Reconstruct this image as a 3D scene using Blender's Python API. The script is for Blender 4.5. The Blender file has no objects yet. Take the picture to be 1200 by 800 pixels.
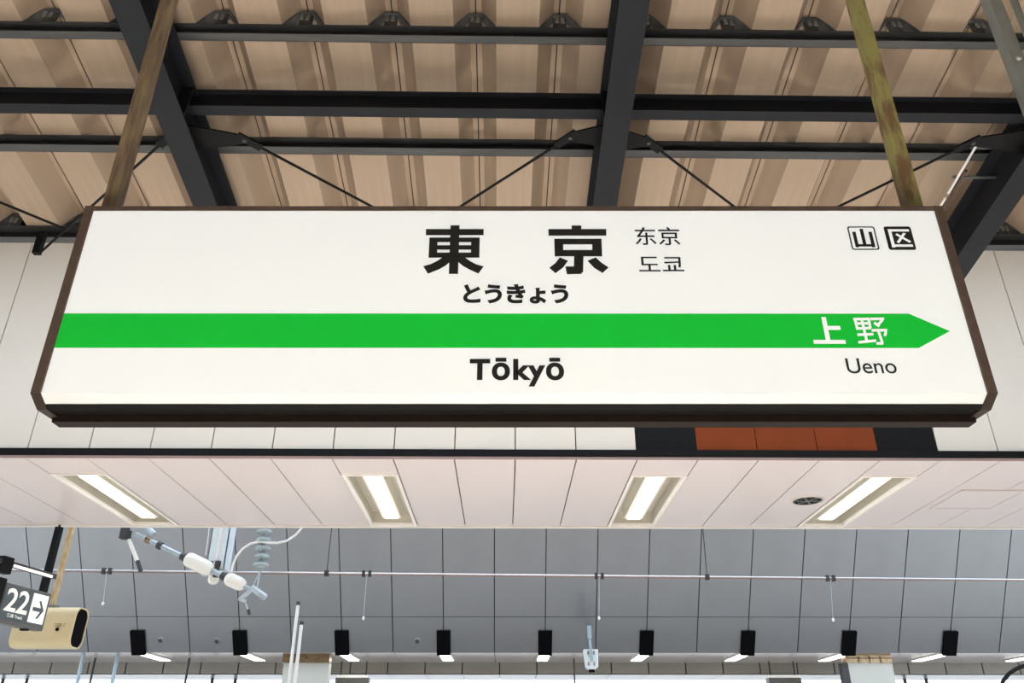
import bpy, bmesh, math, random
from mathutils import Vector, Matrix, Euler

random.seed(7)
R = math.radians
S = bpy.context.scene
C = S.collection
E = 1.6                      # eye height above the platform floor

# ------------------------------------------------------------------ camera
F = 948.0                    # focal length in pixels of the 1200 x 800 frame
PITCH = R(27.1)
cam_d = bpy.data.cameras.new('camera')
cam_d.sensor_width = 36.0
cam_d.lens = F / 1200.0 * 36.0
cam_d.clip_start = 0.05
cam_d.clip_end = 400
cam = bpy.data.objects.new('camera', cam_d)
C.objects.link(cam)
cam.location = (0, 0, E)
cam.rotation_euler = (R(90) + PITCH, 0, 0)
S.camera = cam

# ------------------------------------------------------------------ world, sun, exposure
W = bpy.data.worlds.new('overcast_sky')
S.world = W
W.use_nodes = True
wn = W.node_tree.nodes
wn['Background'].inputs[0].default_value = (0.82, 0.91, 1.0, 1)
wn['Background'].inputs[1].default_value = 3.0
S.view_settings.view_transform = 'Standard'
S.view_settings.look = 'None'
S.view_settings.gamma = 1
S.view_settings.exposure = 0.0
S.view_settings.use_curve_mapping = False


def area(name, loc, sx, sy, power, col=(1, 0.95, 0.88), rot=(0, 0, 0)):
    d = bpy.data.lights.new(name, 'AREA')
    d.shape = 'RECTANGLE'
    d.size = sx
    d.size_y = sy
    d.energy = power
    d.color = col
    o = bpy.data.objects.new(name, d)
    C.objects.link(o)
    o.location = loc
    o.rotation_euler = rot
    return o


# added rows of unseen lamps, shining down so the pale floor bounces light up
for ly, lz, ln, pw, sp in ((-3.0, 4.6, 8, 150, 60), (0.8, 4.6, 5.5, 640, 50), (6.2, E + 5.2, 14, 520, 50)):
    la = area('fill_lamp_row', (0, ly, lz), ln, 0.4, pw)
    la.data.spread = R(sp)


def at(px, py, Y):
    """world point seen at pixel (px, py) of the photograph, Y metres ahead of the camera"""
    r = (px - 600) / F
    u = (400 - py) / F
    yr = math.cos(PITCH) - u * math.sin(PITCH)
    zr = math.sin(PITCH) + u * math.cos(PITCH)
    return Vector((r / yr * Y, Y, E + zr / yr * Y))


# ------------------------------------------------------------------ materials
def mat(name, col, rough=0.5, metal=0.0, noise=None, amt=0.15, stretch=(1, 1, 1), col2=None, bump=0.0,
        emit=None, estr=0.0, spec=0.5, lo=0.35, hi=0.65):
    m = bpy.data.materials.new(name)
    m.use_nodes = True
    nt = m.node_tree
    b = nt.nodes['Principled BSDF']
    b.inputs['Roughness'].default_value = rough
    b.inputs['Metallic'].default_value = metal
    b.inputs['Specular IOR Level'].default_value = spec
    b.inputs['Base Color'].default_value = (*col, 1)
    if noise:
        tc = nt.nodes.new('ShaderNodeTexCoord')
        mp = nt.nodes.new('ShaderNodeMapping')
        mp.inputs['Scale'].default_value = stretch
        nz = nt.nodes.new('ShaderNodeTexNoise')
        nz.inputs['Scale'].default_value = noise
        nz.inputs['Detail'].default_value = 6
        rp = nt.nodes.new('ShaderNodeValToRGB')
        c2 = col2 if col2 else tuple(c * (1 - amt) for c in col)
        rp.color_ramp.elements[0].color = (*c2, 1)
        rp.color_ramp.elements[1].color = (*col, 1)
        rp.color_ramp.elements[0].position = lo
        rp.color_ramp.elements[1].position = hi
        L = nt.links.new
        L(tc.outputs['Object'], mp.inputs['Vector'])
        L(mp.outputs['Vector'], nz.inputs['Vector'])
        L(nz.outputs['Fac'], rp.inputs['Fac'])
        L(rp.outputs['Color'], b.inputs['Base Color'])
        if bump:
            bp = nt.nodes.new('ShaderNodeBump')
            bp.inputs['Strength'].default_value = bump
            bp.inputs['Distance'].default_value = 0.01
            L(nz.outputs['Fac'], bp.inputs['Height'])
            L(bp.outputs['Normal'], b.inputs['Normal'])
    if emit:
        b.inputs['Emission Color'].default_value = (*emit, 1)
        b.inputs['Emission Strength'].default_value = estr
    return m


M = {}
M['deck'] = mat('deck_sheet', (0.365, 0.283, 0.214), 0.65, 0, 3.0, 0.1, (9, 0.35, 1), col2=(0.33, 0.254, 0.19), spec=0.25, lo=0.3, hi=0.7)
M['deck_seam'] = mat('deck_seam', (0.012, 0.01, 0.009), 0.8, 0, 20)
M['steel'] = mat('dark_steel', (0.0115, 0.0135, 0.0185), 0.6, 0, 6, 0.3, (1, 0.2, 1), col2=(0.0095, 0.011, 0.015), spec=0.22)
M['steel_worn'] = mat('worn_steel', (0.05, 0.053, 0.055), 0.5, 0.0, 5, 0.3, (0.3, 3, 3), col2=(0.028, 0.03, 0.033))
M['bracket'] = mat('bracket_steel', (0.12, 0.125, 0.13), 0.5, 0.3, 12, 0.4)
M['rod'] = mat('rod_black', (0.009, 0.009, 0.010), 0.7, 0, 10, spec=0.15)
M['brown'] = mat('brown_frame', (0.078, 0.054, 0.042), 0.5, 0, 30, 0.2, (1, 1, 1), col2=(0.062, 0.043, 0.034), spec=0.3)
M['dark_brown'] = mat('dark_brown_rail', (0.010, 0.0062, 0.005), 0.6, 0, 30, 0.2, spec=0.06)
M['foot_shade'] = mat('brown_foot_shaded', (0.021, 0.015, 0.012), 0.6, 0, 30, 0.2, spec=0.1)  # frame brown with the shade under the sign put into its colour
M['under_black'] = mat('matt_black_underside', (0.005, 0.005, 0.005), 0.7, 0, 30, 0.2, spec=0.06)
M['black'] = mat('black_paint', (0.009, 0.009, 0.010), 0.6, 0, 25, 0.2, spec=0.12)
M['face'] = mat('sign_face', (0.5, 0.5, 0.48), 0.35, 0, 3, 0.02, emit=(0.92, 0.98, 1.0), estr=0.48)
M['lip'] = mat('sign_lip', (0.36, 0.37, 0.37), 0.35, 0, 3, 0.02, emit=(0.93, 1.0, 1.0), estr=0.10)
M['green'] = mat('sign_green', (0.003, 0.24, 0.022), 0.4, 0, 3, 0.03, emit=(0.004, 0.5, 0.030), estr=0.46, spec=0.3)
M['ink'] = mat('ink_black', (0.014, 0.014, 0.013), 0.5, 0, 50, 0.1, spec=0.2)
M['white_print'] = mat('white_print', (0.5, 0.5, 0.48), 0.4, 0, 50, 0.02, emit=(0.92, 0.98, 1.0), estr=0.48)
M['pole_brown'] = mat('pole_rust_brown', (0.20, 0.15, 0.085), 0.55, 0, 7, 0.4, (6, 6, 0.8), col2=(0.085, 0.055, 0.04))
M['pole_green'] = mat('pole_olive_paint', (0.25, 0.235, 0.085), 0.5, 0, 6, 0.5, (4, 4, 1.0), col2=(0.14, 0.085, 0.04), lo=0.42, hi=0.55)
M['galv'] = mat('galvanised_steel', (0.30, 0.32, 0.31), 0.42, 0.5, 14, 0.25, (1, 1, 0.3))
M['fascia'] = mat('cream_panel', (0.775, 0.725, 0.665), 0.45, 0, 1.2, 0.03)
M['orange'] = mat('rust_orange_panel', (0.205, 0.042, 0.01), 0.6, 0, 4, 0.1, spec=0.15)
M['soffit'] = mat('pinkish_white_panel', (0.70, 0.63, 0.622), 0.28, 0, 1.0, 0.03)
M['soffit_far'] = mat('pale_glossy_soffit', (0.86, 0.79, 0.77), 0.2, 0, 1.0, 0.03)
M['joint'] = mat('joint_dark', (0.05, 0.04, 0.035), 0.8, 0, 20)
M['trim_light'] = mat('trim_light', (0.85, 0.80, 0.75), 0.4, 0, 10, 0.03)
M['trim_pink'] = mat('trim_mauve', (0.32, 0.22, 0.21), 0.4, 0, 10, 0.05)
M['lamp_frame'] = mat('lamp_frame', (0.86, 0.82, 0.77), 0.4, 0, 10, 0.03)
M['lamp_recess'] = mat('lamp_recess', (0.62, 0.58, 0.50), 0.5, 0, 5, 0.05)
M['lamp_body'] = mat('lamp_body', (0.75, 0.72, 0.62), 0.4, 0, 10, 0.05)
M['lamp'] = mat('lamp_diffuser', (0.9, 0.9, 0.88), 0.4, 0, 10, 0.01, emit=(1.0, 0.97, 0.9), estr=7.0)
M['greywall'] = mat('grey_metal_panel', (0.335, 0.34, 0.352), 0.32, 0.8, 1.5, 0.06, (1, 1, 3))
M['greyjoint'] = mat('grey_joint', (0.03, 0.033, 0.04), 0.7, 0, 20)
M['slot'] = mat('slot_black', (0.003, 0.003, 0.004), 0.9, 0, 20, spec=0.08)
M['taupe'] = mat('taupe_panel', (0.29, 0.27, 0.235), 0.5, 0, 2, 0.06)
M['bronze'] = mat('bronze_panel', (0.42, 0.30, 0.18), 0.25, 0.6, 5, 0.5, (8, 1, 1))
M['column'] = mat('column_grey', (0.55, 0.56, 0.52), 0.5, 0, 2, 0.05)
M['bluepipe'] = mat('blue_grey_pipe', (0.34, 0.45, 0.53), 0.45, 0, 8, 0.1)
M['whitepipe'] = mat('white_pipe', (0.82, 0.82, 0.82), 0.4, 0, 8, 0.05)
M['cat_steel'] = mat('catenary_steel', (0.50, 0.58, 0.66), 0.35, 0.3, 12, 0.2)
M['post_pale'] = mat('pale_blue_post', (0.70, 0.79, 0.86), 0.4, 0, 8, 0.06)
M['porcelain'] = mat('porcelain_white', (0.85, 0.83, 0.79), 0.2, 0, 10, 0.04)
M['porcelain_grey'] = mat('porcelain_grey', (0.36, 0.43, 0.46), 0.25, 0, 10, 0.1)
M['clamp'] = mat('clamp_dark', (0.06, 0.06, 0.065), 0.5, 0.3, 20, 0.3)
M['wire'] = mat('wire_bright', (0.62, 0.62, 0.68), 0.3, 0.7, 20, 0.1)
M['copper'] = mat('wire_copper', (0.30, 0.17, 0.14), 0.35, 0.6, 20, 0.1)
M['beige'] = mat('beige_enamel', (0.66, 0.55, 0.33), 0.4, 0, 4, 0.06)
M['beige_pole'] = mat('beige_pole', (0.55, 0.45, 0.30), 0.5, 0, 9, 0.4, (3, 3, 1), col2=(0.40, 0.27, 0.12))
M['sign_slate'] = mat('slate_sign_face', (0.085, 0.105, 0.12), 0.4, 0, 5, 0.05)
M['sign_frame'] = mat('slate_sign_frame', (0.15, 0.145, 0.135), 0.4, 0.3, 12, 0.15)
M['white_lit'] = mat('white_sign_print', (0.85, 0.86, 0.80), 0.5, 0, 10, 0.02, emit=(1, 1, 0.93), estr=0.25)
M['tube_lit'] = mat('sign_lamp_tube', (0.9, 0.85, 0.8), 0.4, 0, 10, 0.02, emit=(1, 0.86, 0.78), estr=1.2)
M['mark_brown'] = mat('brown_marking', (0.25, 0.15, 0.06), 0.6, 0, 30)
M['concrete'] = mat('platform_concrete', (0.68, 0.65, 0.61), 0.7, 0, 2, 0.1)
M['asphalt'] = mat('dark_asphalt', (0.36, 0.35, 0.34), 0.85, 0, 6, 0.2)
M['device'] = mat('device_white', (0.72, 0.77, 0.80), 0.4, 0, 10, 0.05)
M['far_white'] = mat('far_white_enamel', (0.82, 0.82, 0.80), 0.4, 0, 3, 0.03)


# ------------------------------------------------------------------ mesh helpers
class MB:
    def __init__(s):
        s.v, s.f = [], []

    def add(s, vs, fs, T=None):
        n = len(s.v)
        s.v += [(T @ Vector(p)) if T else Vector(p) for p in vs]
        s.f += [tuple(i + n for i in f) for f in fs]
        return s

    def box(s, x0, x1, y0, y1, z0, z1, T=None):
        return s.add([(x0, y0, z0), (x1, y0, z0), (x1, y1, z0), (x0, y1, z0), (x0, y0, z1), (x1, y0, z1), (x1, y1, z1), (x0, y1, z1)],
                     [(0, 3, 2, 1), (4, 5, 6, 7), (0, 1, 5, 4), (1, 2, 6, 5), (2, 3, 7, 6), (3, 0, 4, 7)], T)

    def prism(s, poly, a0, a1, axis='y', T=None):
        """closed polygon extruded along an axis; poly is in the two other axes in order"""
        def P(p, a):
            return {'x': (a, p[0], p[1]), 'y': (p[0], a, p[1]), 'z': (p[0], p[1], a)}[axis]
        n = len(poly)
        vs = [P(p, a0) for p in poly] + [P(p, a1) for p in poly]
        fs = [tuple(range(n))[::-1], tuple(range(n, 2 * n))] + [(i, (i + 1) % n, n + (i + 1) % n, n + i) for i in range(n)]
        return s.add(vs, fs, T)

    def flat(s, poly, y):
        """flat print in the XZ plane facing -y"""
        s.k = getattr(s, 'k', 0) + 1            # overlapping strokes lie a hair apart
        return s.add([(p[0], y - 0.00004 * s.k, p[1]) for p in poly], [tuple(range(len(poly)))])

    def lathe(s, p0, p1, prof, n=14):
        """profile [(t, r)] turned about the line p0-p1, t in metres from p0"""
        p0, p1 = Vector(p0), Vector(p1)
        d = (p1 - p0).normalized()
        a = d.orthogonal().normalized()
        b = d.cross(a)
        vs, fs = [], []
        for t, r in prof:
            for k in range(n):
                q = 2 * math.pi * k / n
                vs.append(p0 + d * t + (a * math.cos(q) + b * math.sin(q)) * r)
        m = len(prof)
        for i in range(m - 1):
            for k in range(n):
                fs.append((i * n + k, i * n + (k + 1) % n, (i + 1) * n + (k + 1) % n, (i + 1) * n + k))
        fs.append(tuple(range(n))[::-1])
        fs.append(tuple(range((m - 1) * n, m * n)))
        return s.add(vs, fs)

    def tube(s, p0, p1, r, n=10):
        L = (Vector(p1) - Vector(p0)).length
        return s.lathe(p0, p1, [(0, r), (L, r)], n)

    def path(s, pts, r, n=8):
        pts = [Vector(p) for p in pts]
        vs, fs = [], []
        up = Vector((0, 1, 0))
        for i, p in enumerate(pts):
            d = (pts[min(i + 1, len(pts) - 1)] - pts[max(i - 1, 0)]).normalized()
            a = (up - d * up.dot(d))
            a = a.normalized() if a.length > 1e-4 else d.orthogonal().normalized()
            b = d.cross(a)
            for k in range(n):
                q = 2 * math.pi * k / n
                vs.append(p + (a * math.cos(q) + b * math.sin(q)) * r)
        for i in range(len(pts) - 1):
            for k in range(n):
                fs.append((i * n + k, i * n + (k + 1) % n, (i + 1) * n + (k + 1) % n, (i + 1) * n + k))
        fs.append(tuple(range(n))[::-1])
        fs.append(tuple(range((len(pts) - 1) * n, len(pts) * n)))
        return s.add(vs, fs)

    def bar(s, p0, p1, w, h, up=(0, 0, 1)):
        """rectangular bar between two points"""
        p0, p1 = Vector(p0), Vector(p1)
        d = (p1 - p0).normalized()
        a = d.cross(Vector(up)).normalized()
        b = a.cross(d)
        vs = []
        for p in (p0, p1):
            for sx, sz in ((-1, -1), (1, -1), (1, 1), (-1, 1)):
                vs.append(p + a * sx * w / 2 + b * sz * h / 2)
        return s.add(vs, [(0, 1, 2, 3), (7, 6, 5, 4), (0, 4, 5, 1), (1, 5, 6, 2), (2, 6, 7, 3), (3, 7, 4, 0)])

    def mesh(s, name, material, smooth=False, bevel=0.0):
        me = bpy.data.meshes.new(name)
        me.from_pydata([tuple(v) for v in s.v], [], s.f)
        bm = bmesh.new()
        bm.from_mesh(me)
        bmesh.ops.recalc_face_normals(bm, faces=bm.faces)
        if bevel:
            bmesh.ops.bevel(bm, geom=[e for e in bm.edges if len(e.link_faces) == 2 and e.calc_face_angle() > 0.6],
                            offset=bevel, segments=2, affect='EDGES', profile=0.5)
        bm.to_mesh(me)
        bm.free()
        me.materials.append(M[material])
        if smooth:
            me.polygons.foreach_set('use_smooth', [True] * len(me.polygons))
            try:
                me.set_sharp_from_angle(angle=R(35))
            except Exception:
                pass
        return me

    def build(s, name, material, parent=None, smooth=False, bevel=0.0, local=False, loc=None, **props):
        """link as one object. World coordinates unless local; a world-space mesh is re-based on its parent or on its own base."""
        if not local:
            if parent is not None:
                W_ = world(parent).inverted()
                s.v = [W_ @ v for v in s.v]
                o_loc = Vector((0, 0, 0))
            else:
                xs = [v.x for v in s.v]; ys = [v.y for v in s.v]; zs = [v.z for v in s.v]
                o_loc = Vector(((min(xs) + max(xs)) / 2, (min(ys) + max(ys)) / 2, min(zs)))
                s.v = [v - o_loc for v in s.v]
        else:
            o_loc = Vector(loc) if loc else Vector((0, 0, 0))
        o = bpy.data.objects.new(name, s.mesh(name, material, smooth, bevel))
        C.objects.link(o)
        o.location = o_loc
        if parent is not None:
            o.parent = parent
        for k, v in props.items():
            o[k] = v
        return o


def world(o):
    m = Matrix.LocRotScale(o.location, o.rotation_euler, None)
    return world(o.parent) @ m if o.parent else m


def empty(name, loc=(0, 0, 0), rot=(0, 0, 0), **props):
    o = bpy.data.objects.new(name, None)
    C.objects.link(o)
    o.location = loc
    o.rotation_euler = rot
    o.empty_display_size = 0.1
    for k, v in props.items():
        o[k] = v
    return o


def piece(name, mesh, parent, loc=(0, 0, 0), rot=(0, 0, 0), **props):
    """one more object sharing a mesh"""
    o = bpy.data.objects.new(name, mesh)
    C.objects.link(o)
    o.parent = parent
    o.location = loc
    o.rotation_euler = rot
    for k, v in props.items():
        o[k] = v
    return o


def text_mb(body, x0, x1, z0, z1, y, bold=0.0, tight=1.0):
    """outline lettering fitted to a rectangle of the XZ plane, facing -y"""
    c = bpy.data.curves.new('lettering', 'FONT')
    c.body = body
    c.offset = bold
    c.space_character = tight
    c.resolution_u = 6
    o = bpy.data.objects.new('lettering', c)
    C.objects.link(o)
    me = bpy.data.meshes.new_from_object(o.evaluated_get(bpy.context.evaluated_depsgraph_get()))
    vs = [v.co.copy() for v in me.vertices]
    fs = [tuple(p.vertices) for p in me.polygons]
    bpy.data.objects.remove(o)
    bpy.data.curves.remove(c)
    bpy.data.meshes.remove(me)
    ax, bx = min(v.x for v in vs), max(v.x for v in vs)
    ay, by = min(v.y for v in vs), max(v.y for v in vs)
    b = MB()
    b.add([(x0 + (v.x - ax) / (bx - ax) * (x1 - x0), y, z0 + (v.y - ay) / (by - ay) * (z1 - z0)) for v in vs], fs)
    return b


def lerp(a, b, t):
    return a + (b - a) * t


# ================================================================== THE SETTING
# ---- platform floor under everything
MB().box(-40, 40, 14.2, 32, 0.0, 0.25).build('floor_far_added', 'asphalt', kind='structure', label='added dark floor across the tracks, below the picture, dimming the grey wall', category='floor')  # added dark floor, weakens the bounce onto the lower grey wall
MB().box(-25, 25, 19.8, 30, E + 2.4, E + 2.7).build('mask_far_slab', 'taupe', kind='structure', label='unseen slab added behind the far soffit to block sky light', category='ceiling')  # added slab, keeps sky light off the floor below the grey wall
fl = MB().box(-40, 40, -30, 45, -0.3, 0)
fl.build('floor', 'concrete', kind='structure', label='pale concrete platform floor below the camera', category='floor')

wb = MB().box(-9, 9, -7.6, -7.3, 0, 8)
wb.build('mask_back', 'taupe', kind='structure', label='added taupe wall behind the camera, blocking low sky light', category='wall')  # added to stop light from behind reaching the front faces of the beams

for nm, xa, xb in (('wall_left', -9.3, -9.0), ('wall_right', 9.0, 9.3)):  # added end walls, keep sideways sky light off the deck webs
    MB().box(xa, xb, -7.3, 7.6, 0, 8).build(nm, 'taupe', kind='structure', label='added taupe wall at the %s end, out of view, blocking side light' % nm[5:], category='wall')
MB().box(-9, 9, 5.55, 7.9, E + 5.4, E + 5.7).build('mask_gap_slab', 'taupe', kind='structure', label='unseen slab added between canopy edge and cream wall, blocking sky light', category='ceiling')  # added over the gap so the cream wall is lit from below

# ---- canopy roof: local frame u (across), v (down the slope, away), w (up); w = 0 is the crest of the folded deck
ROOF_A = math.atan(0.17)
YAW = R(0.84)
roof_rot = (Matrix.Rotation(YAW, 3, 'Z') @ Matrix.Rotation(-ROOF_A, 3, 'X')).to_euler()
ROOF_LOC = Vector((0, 0, E + 4.518))
RM = Matrix.LocRotScale(ROOF_LOC, roof_rot, None)


def rw(u, v, w):
    return RM @ Vector((u, v, w))


def on_roof(px, py, w):
    """point on the plane w = const of the roof frame seen at a pixel"""
    o = Vector((0, 0, E))
    d = at(px, py, 1.0) - o
    n = RM.to_3x3() @ Vector((0, 0, 1))
    p = rw(0, 0, w)
    return o + d * ((p - o).dot(n) / d.dot(n))


V0, V1 = -7.0, 5.22
ceiling = empty('ceiling', ROOF_LOC, roof_rot, kind='structure',
                label='brown folded-plate canopy roof deck seen from below, above the station sign', category='roof')
HP = -0.148
HC = 0.018
prof = [(-0.246, HC), (-0.215, HC), (-0.125, HP), (0.125, HP), (0.215, HC), (0.246, HC)]
top = [(p[0], p[1] + 0.006) for p in prof][::-1]
sheet = MB()
poly = prof + top
n = len(poly)
sheet.add([(p[0], V0, p[1]) for p in poly] + [(p[0], V1, p[1]) for p in poly],
          [(i, (i + 1) % n, n + (i + 1) % n, n + i) for i in range(n)])
sheet_me = sheet.mesh('roof_sheet', 'deck')
seam_me = MB().box(-0.012, 0.012, V0, V1, HC + 0.008, 0.06).mesh('seam_strip', 'deck_seam')
SEAM0 = -0.167
for k in range(-14, 14):
    piece('roof_sheet', sheet_me, ceiling, (SEAM0 + 0.5 * k + 0.25, 0, 0))
    piece('seam_strip', seam_me, ceiling, (SEAM0 + 0.5 * k, 0, 0))

# ---- purlins: channels open towards the platform, carrying the deck on trapezoid brackets
bs = MB()
for sgn in (-1, 1):
    bs.prism([(sgn * 0.135, HP), (sgn * 0.042, -0.012), (sgn * 0.036, -0.012), (sgn * 0.120, HP)][::sgn], 0.0, 0.055, 'y')
bs.box(-0.042, 0.042, 0, 0.055, -0.018, -0.012)
bs.box(-0.040, 0.040, 0.026, 0.030, HP, -0.018)
bracket_me = bs.mesh('deck_bracket', 'bracket')
clip_me = MB().box(-0.028, -0.008, -0.006, 0.0, HP + 0.045, HP + 0.095).box(0.006, 0.026, -0.006, 0.0, HP + 0.04, HP + 0.09).mesh('clip', 'galv')
U0, U1 = -6.8, 6.8


def purlin(v, d, f, label, material='steel_worn', brackets=True, nose=0.0):
    r = empty('purlin', rw(0, v, HP - d), roof_rot, label=label, category='beam', group='purlins under the canopy deck')
    t = 0.006
    b = MB()
    b.box(U0, U1, f - t, f, 0, d)
    b.build('web', material, r, local=True)
    MB().box(U0, U1, 0, f, 0, t).build('bottom_flange', material, r, local=True)
    MB().box(U0, U1, -nose, f, d - t, d - 0.0005).build('top_flange', material, r, local=True)
    if brackets:
        for k in range(-9, 10):
            o = piece('deck_bracket', bracket_me, r, (SEAM0 + 0.5 * k, 0.0, d - HP))
            piece('clip', clip_me, o, (0, 0, 0))
    return r


purlin(2.357, 0.099, 0.05, 'purlin channel carrying the upper ends of the hanging poles, above the picture edge', brackets=False)
p1 = purlin(3.448, 0.099, 0.05, 'topmost grey-edged purlin channel with triangular deck brackets standing on it')
p3 = purlin(4.272, 0.099, 0.062, 'scuffed grey purlin channel just above the station sign, below the deepest black beam', brackets=False)
p4 = purlin(5.135, 0.105, 0.06, 'eave purlin at the outer edge of the canopy, against the cream wall', nose=0.015)
bolt_me = MB().lathe((0, 0, 0), (0, -0.012, 0), [(0, 0.008), (0.012, 0.006)], 8).mesh('bolt', 'galv')
for uu in (-1.98, -1.02, -0.93, 0.05, 1.35, 1.46, 2.35, 2.9):
    piece('bolt', bolt_me, p1, (uu, 0.044, 0.055))
# eave gutter closes the far end of the deck
g = MB()
g.box(U0, U1, V1 + 0.002, V1 + 0.02, -0.165, 0.06, RM)
g.build('eave_board', 'black', label='black eave board closing the far edge of the canopy deck', category='board')

# ---- main beams (H section along the slope)
BW, BT, BB = 0.159, HP - 0.105, HP - 0.405


def h_beam(u, label):
    r = empty('roof_beam', rw(u, 0, BB), roof_rot, label=label, category='beam', group='main roof beams running away from the camera')
    h = BT - BB
    MB().box(-BW / 2, BW / 2, V0, V1 + 0.4, 0, 0.012).build('bottom_flange', 'steel', r, local=True)
    MB().box(-BW / 2, BW / 2, V0, V1 + 0.4, h - 0.012, h).build('top_flange', 'steel', r, local=True)
    MB().box(-0.005, 0.005, V0, V1 + 0.4, 0.012, h - 0.012).build('web', 'steel', r, local=True)
    for sgn in (-1, 1):
        MB().box(min(sgn * 0.006, sgn * 0.075), max(sgn * 0.006, sgn * 0.075), 3.80, 3.812, 0.013, h - 0.013).build('stiffener', 'steel', r, local=True)
    return r


BU = [0.676 - 2.63, 0.676, 0.676 + 2.63]
h_beam(BU[0], 'black steel roof beam behind the rust-brown hanging pole')
h_beam(BU[1], 'black steel roof beam near the middle, above the large kanji of the sign')
h_beam(BU[2], 'black steel roof beam running down beside the arrow end of the sign')

# ---- deep tie beam between the main beams
for i, (a, b, lab) in enumerate(((U0, BU[0] - 0.008, 'deep black tie beam segment outside the beam with the rust-brown pole'),
                                 (BU[0] + 0.008, BU[1] - 0.008, 'deep black tie beam segment crossing the middle bay above the sign'),
                                 (BU[1] + 0.008, BU[2] - 0.008, 'deep black tie beam segment crossed by the olive hanging pole'),
                                 (BU[2] + 0.008, U1, 'deep black tie beam segment outside the beam at the arrow end'))):
    r = empty('tie_beam', rw((a + b) / 2, 3.84, -0.394), roof_rot, label=lab, category='beam', group='tie beams in line between the roof beams')
    hw = (b - a) / 2
    MB().box(-hw, hw, 0, 0.072, 0, 0.01).build('bottom_flange', 'steel', r, local=True)
    MB().box(-hw, hw, 0.032, 0.039, 0.01, 0.151).build('web', 'steel', r, local=True)
    MB().box(-hw, hw, 0, 0.072, 0.151, 0.16).build('top_flange', 'steel', r, local=True)

# ---- diagonal bracing rods with clevis ends and gussets
WB = -0.43


def brace(pa, pb, lab, gus=None):
    a, b = on_roof(*pa, WB), on_roof(*pb, WB)
    d = (b - a).normalized()
    r = empty('bracing_rod', a, label=lab, category='rod', group='diagonal bracing rods under the deck')
    MB().tube(a, b, 0.009, 8).build('rod', 'rod', r, smooth=True)
    nrm = RM.to_3x3() @ Vector((0, 0, 1))
    MB().bar(a - d * 0.05, a + d * 0.11, 0.052, 0.016, nrm).build('clevis', 'rod', r)
    if gus is not None:
        # gusset plate in the roof plane between the rod end and the beam side
        loc = RM.inverted() @ a
        s = 1 if loc.x < gus else -1
        e = gus - s * 0.006
        vs = [(e, loc.y - 0.11), (loc.x, loc.y - 0.03), (loc.x + s * 0.01, loc.y + 0.03), (e, loc.y + 0.09)]
        MB().prism(vs, WB - 0.006, WB + 0.006, 'z', RM).build('gusset', 'rod', r)
        bt = rw(loc.x, loc.y, WB - 0.008)
        MB().lathe(bt, bt - nrm * 0.012, [(0, 0.014), (0.012, 0.012)], 8).build('bolt', 'clamp', r)
    return r


brace((287, 163), (500, 276), 'thin black bracing rod falling from the beam with the brown pole into the middle bay', BU[0])
brace((668, 160), (486, 276), 'thin black bracing rod falling from the middle beam towards the kanji heading', BU[1])
brace((760, 166), (905, 276), 'thin black bracing rod falling from the middle beam towards the olive pole', BU[1])
brace((1140, 166), (912, 276), 'thin black bracing rod passing behind the olive pole', BU[2])
brace((198, 160), (47, 296), 'thin black bracing rod ending in a small bracket below the eave purlin', BU[0])
brace((-130, 184), (76, 268), 'thin black bracing rod entering at the picture edge above the cream wall')
hb = on_roof(47, 296, WB)
MB().box(hb.x - 0.05, hb.x - 0.0, hb.y - 0.02, hb.y + 0.02, hb.z - 0.01, hb.z + 0.17).build(
    'rod_bracket', 'rod', label='small black bracket holding a bracing rod end beside the sign corner', category='bracket')

# ---- bright conduit clamped to the beam at the arrow end
cd = empty('conduit', rw(3.03, 4.1, -0.36), roof_rot, label='bright metal conduit pair clamped to the beam behind the arrow end', category='pipe')
MB().tube((0, 0.0, 0), (0, 0.42, -0.004), 0.008).build('tube', 'whitepipe', cd, smooth=True, local=True)
MB().tube((0.0, 0.46, -0.004), (0, 1.1, -0.006), 0.008).build('tube', 'whitepipe', cd, smooth=True, local=True)
MB().tube((0.03, 0.22, 0), (0.03, 1.1, -0.006), 0.012).build('tube', 'brown', cd, smooth=True, local=True)
for vv in (0.03, 0.28):
    MB().box(-0.02, BU[2] - 3.03 - 0.004, vv, vv + 0.02, 0.01, 0.018).build('clamp', 'bracket', cd, local=True)

# ---- cream wall beyond the canopy edge: vertical panels, an accent field, black base strip
SY = 7.61
SYAW = R(0.55)
PW = 0.6
PX0 = 0.033
Z0 = E + 2.59
wall = empty('wall_front', (0, SY, Z0), (0, 0, SYAW), kind='structure', label='cream panelled wall behind the station sign', category='wall')
MB().box(-8.4, 8.4, 0.03, 0.25, 0.06, 4.6).build('joint_backing', 'joint', wall, local=True)
GAP = 0.006
tall_me = MB().box(GAP, PW - GAP, 0, 0.035, 0.105, 4.6).mesh('wall_panel', 'fascia')
upper_me = MB().box(GAP, PW - GAP, 0, 0.035, 1.205, 4.6).mesh('wall_panel', 'fascia')
or_me = MB().box(GAP * 0.6, PW - GAP * 0.6, 0, 0.035, 0.105, 1.195).mesh('accent_panel', 'orange')
bk_me = MB().box(0, PW, 0.004, 0.035, 0.105, 1.195).mesh('accent_panel', 'black')
for j in range(-13, 14):
    x = PX0 + PW * j
    if 2 <= j <= 6:
        piece('accent_panel', bk_me if j in (2, 6) else or_me, wall, (x, 0, 0))
        piece('wall_panel', upper_me, wall, (x, 0, 0))
    else:
        piece('wall_panel', tall_me, wall, (x, 0, 0))
MB().box(-8.4, 8.4, -0.016, 0.03, 0.024, 0.100).build('base_strip', 'black', wall, local=True, label='black strip')
MB().box(-8.4, 8.4, -0.016, -0.001, 0.0, 0.024).build('edge_strip', 'trim_pink', wall, local=True, label='mauve edge strip')

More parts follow.
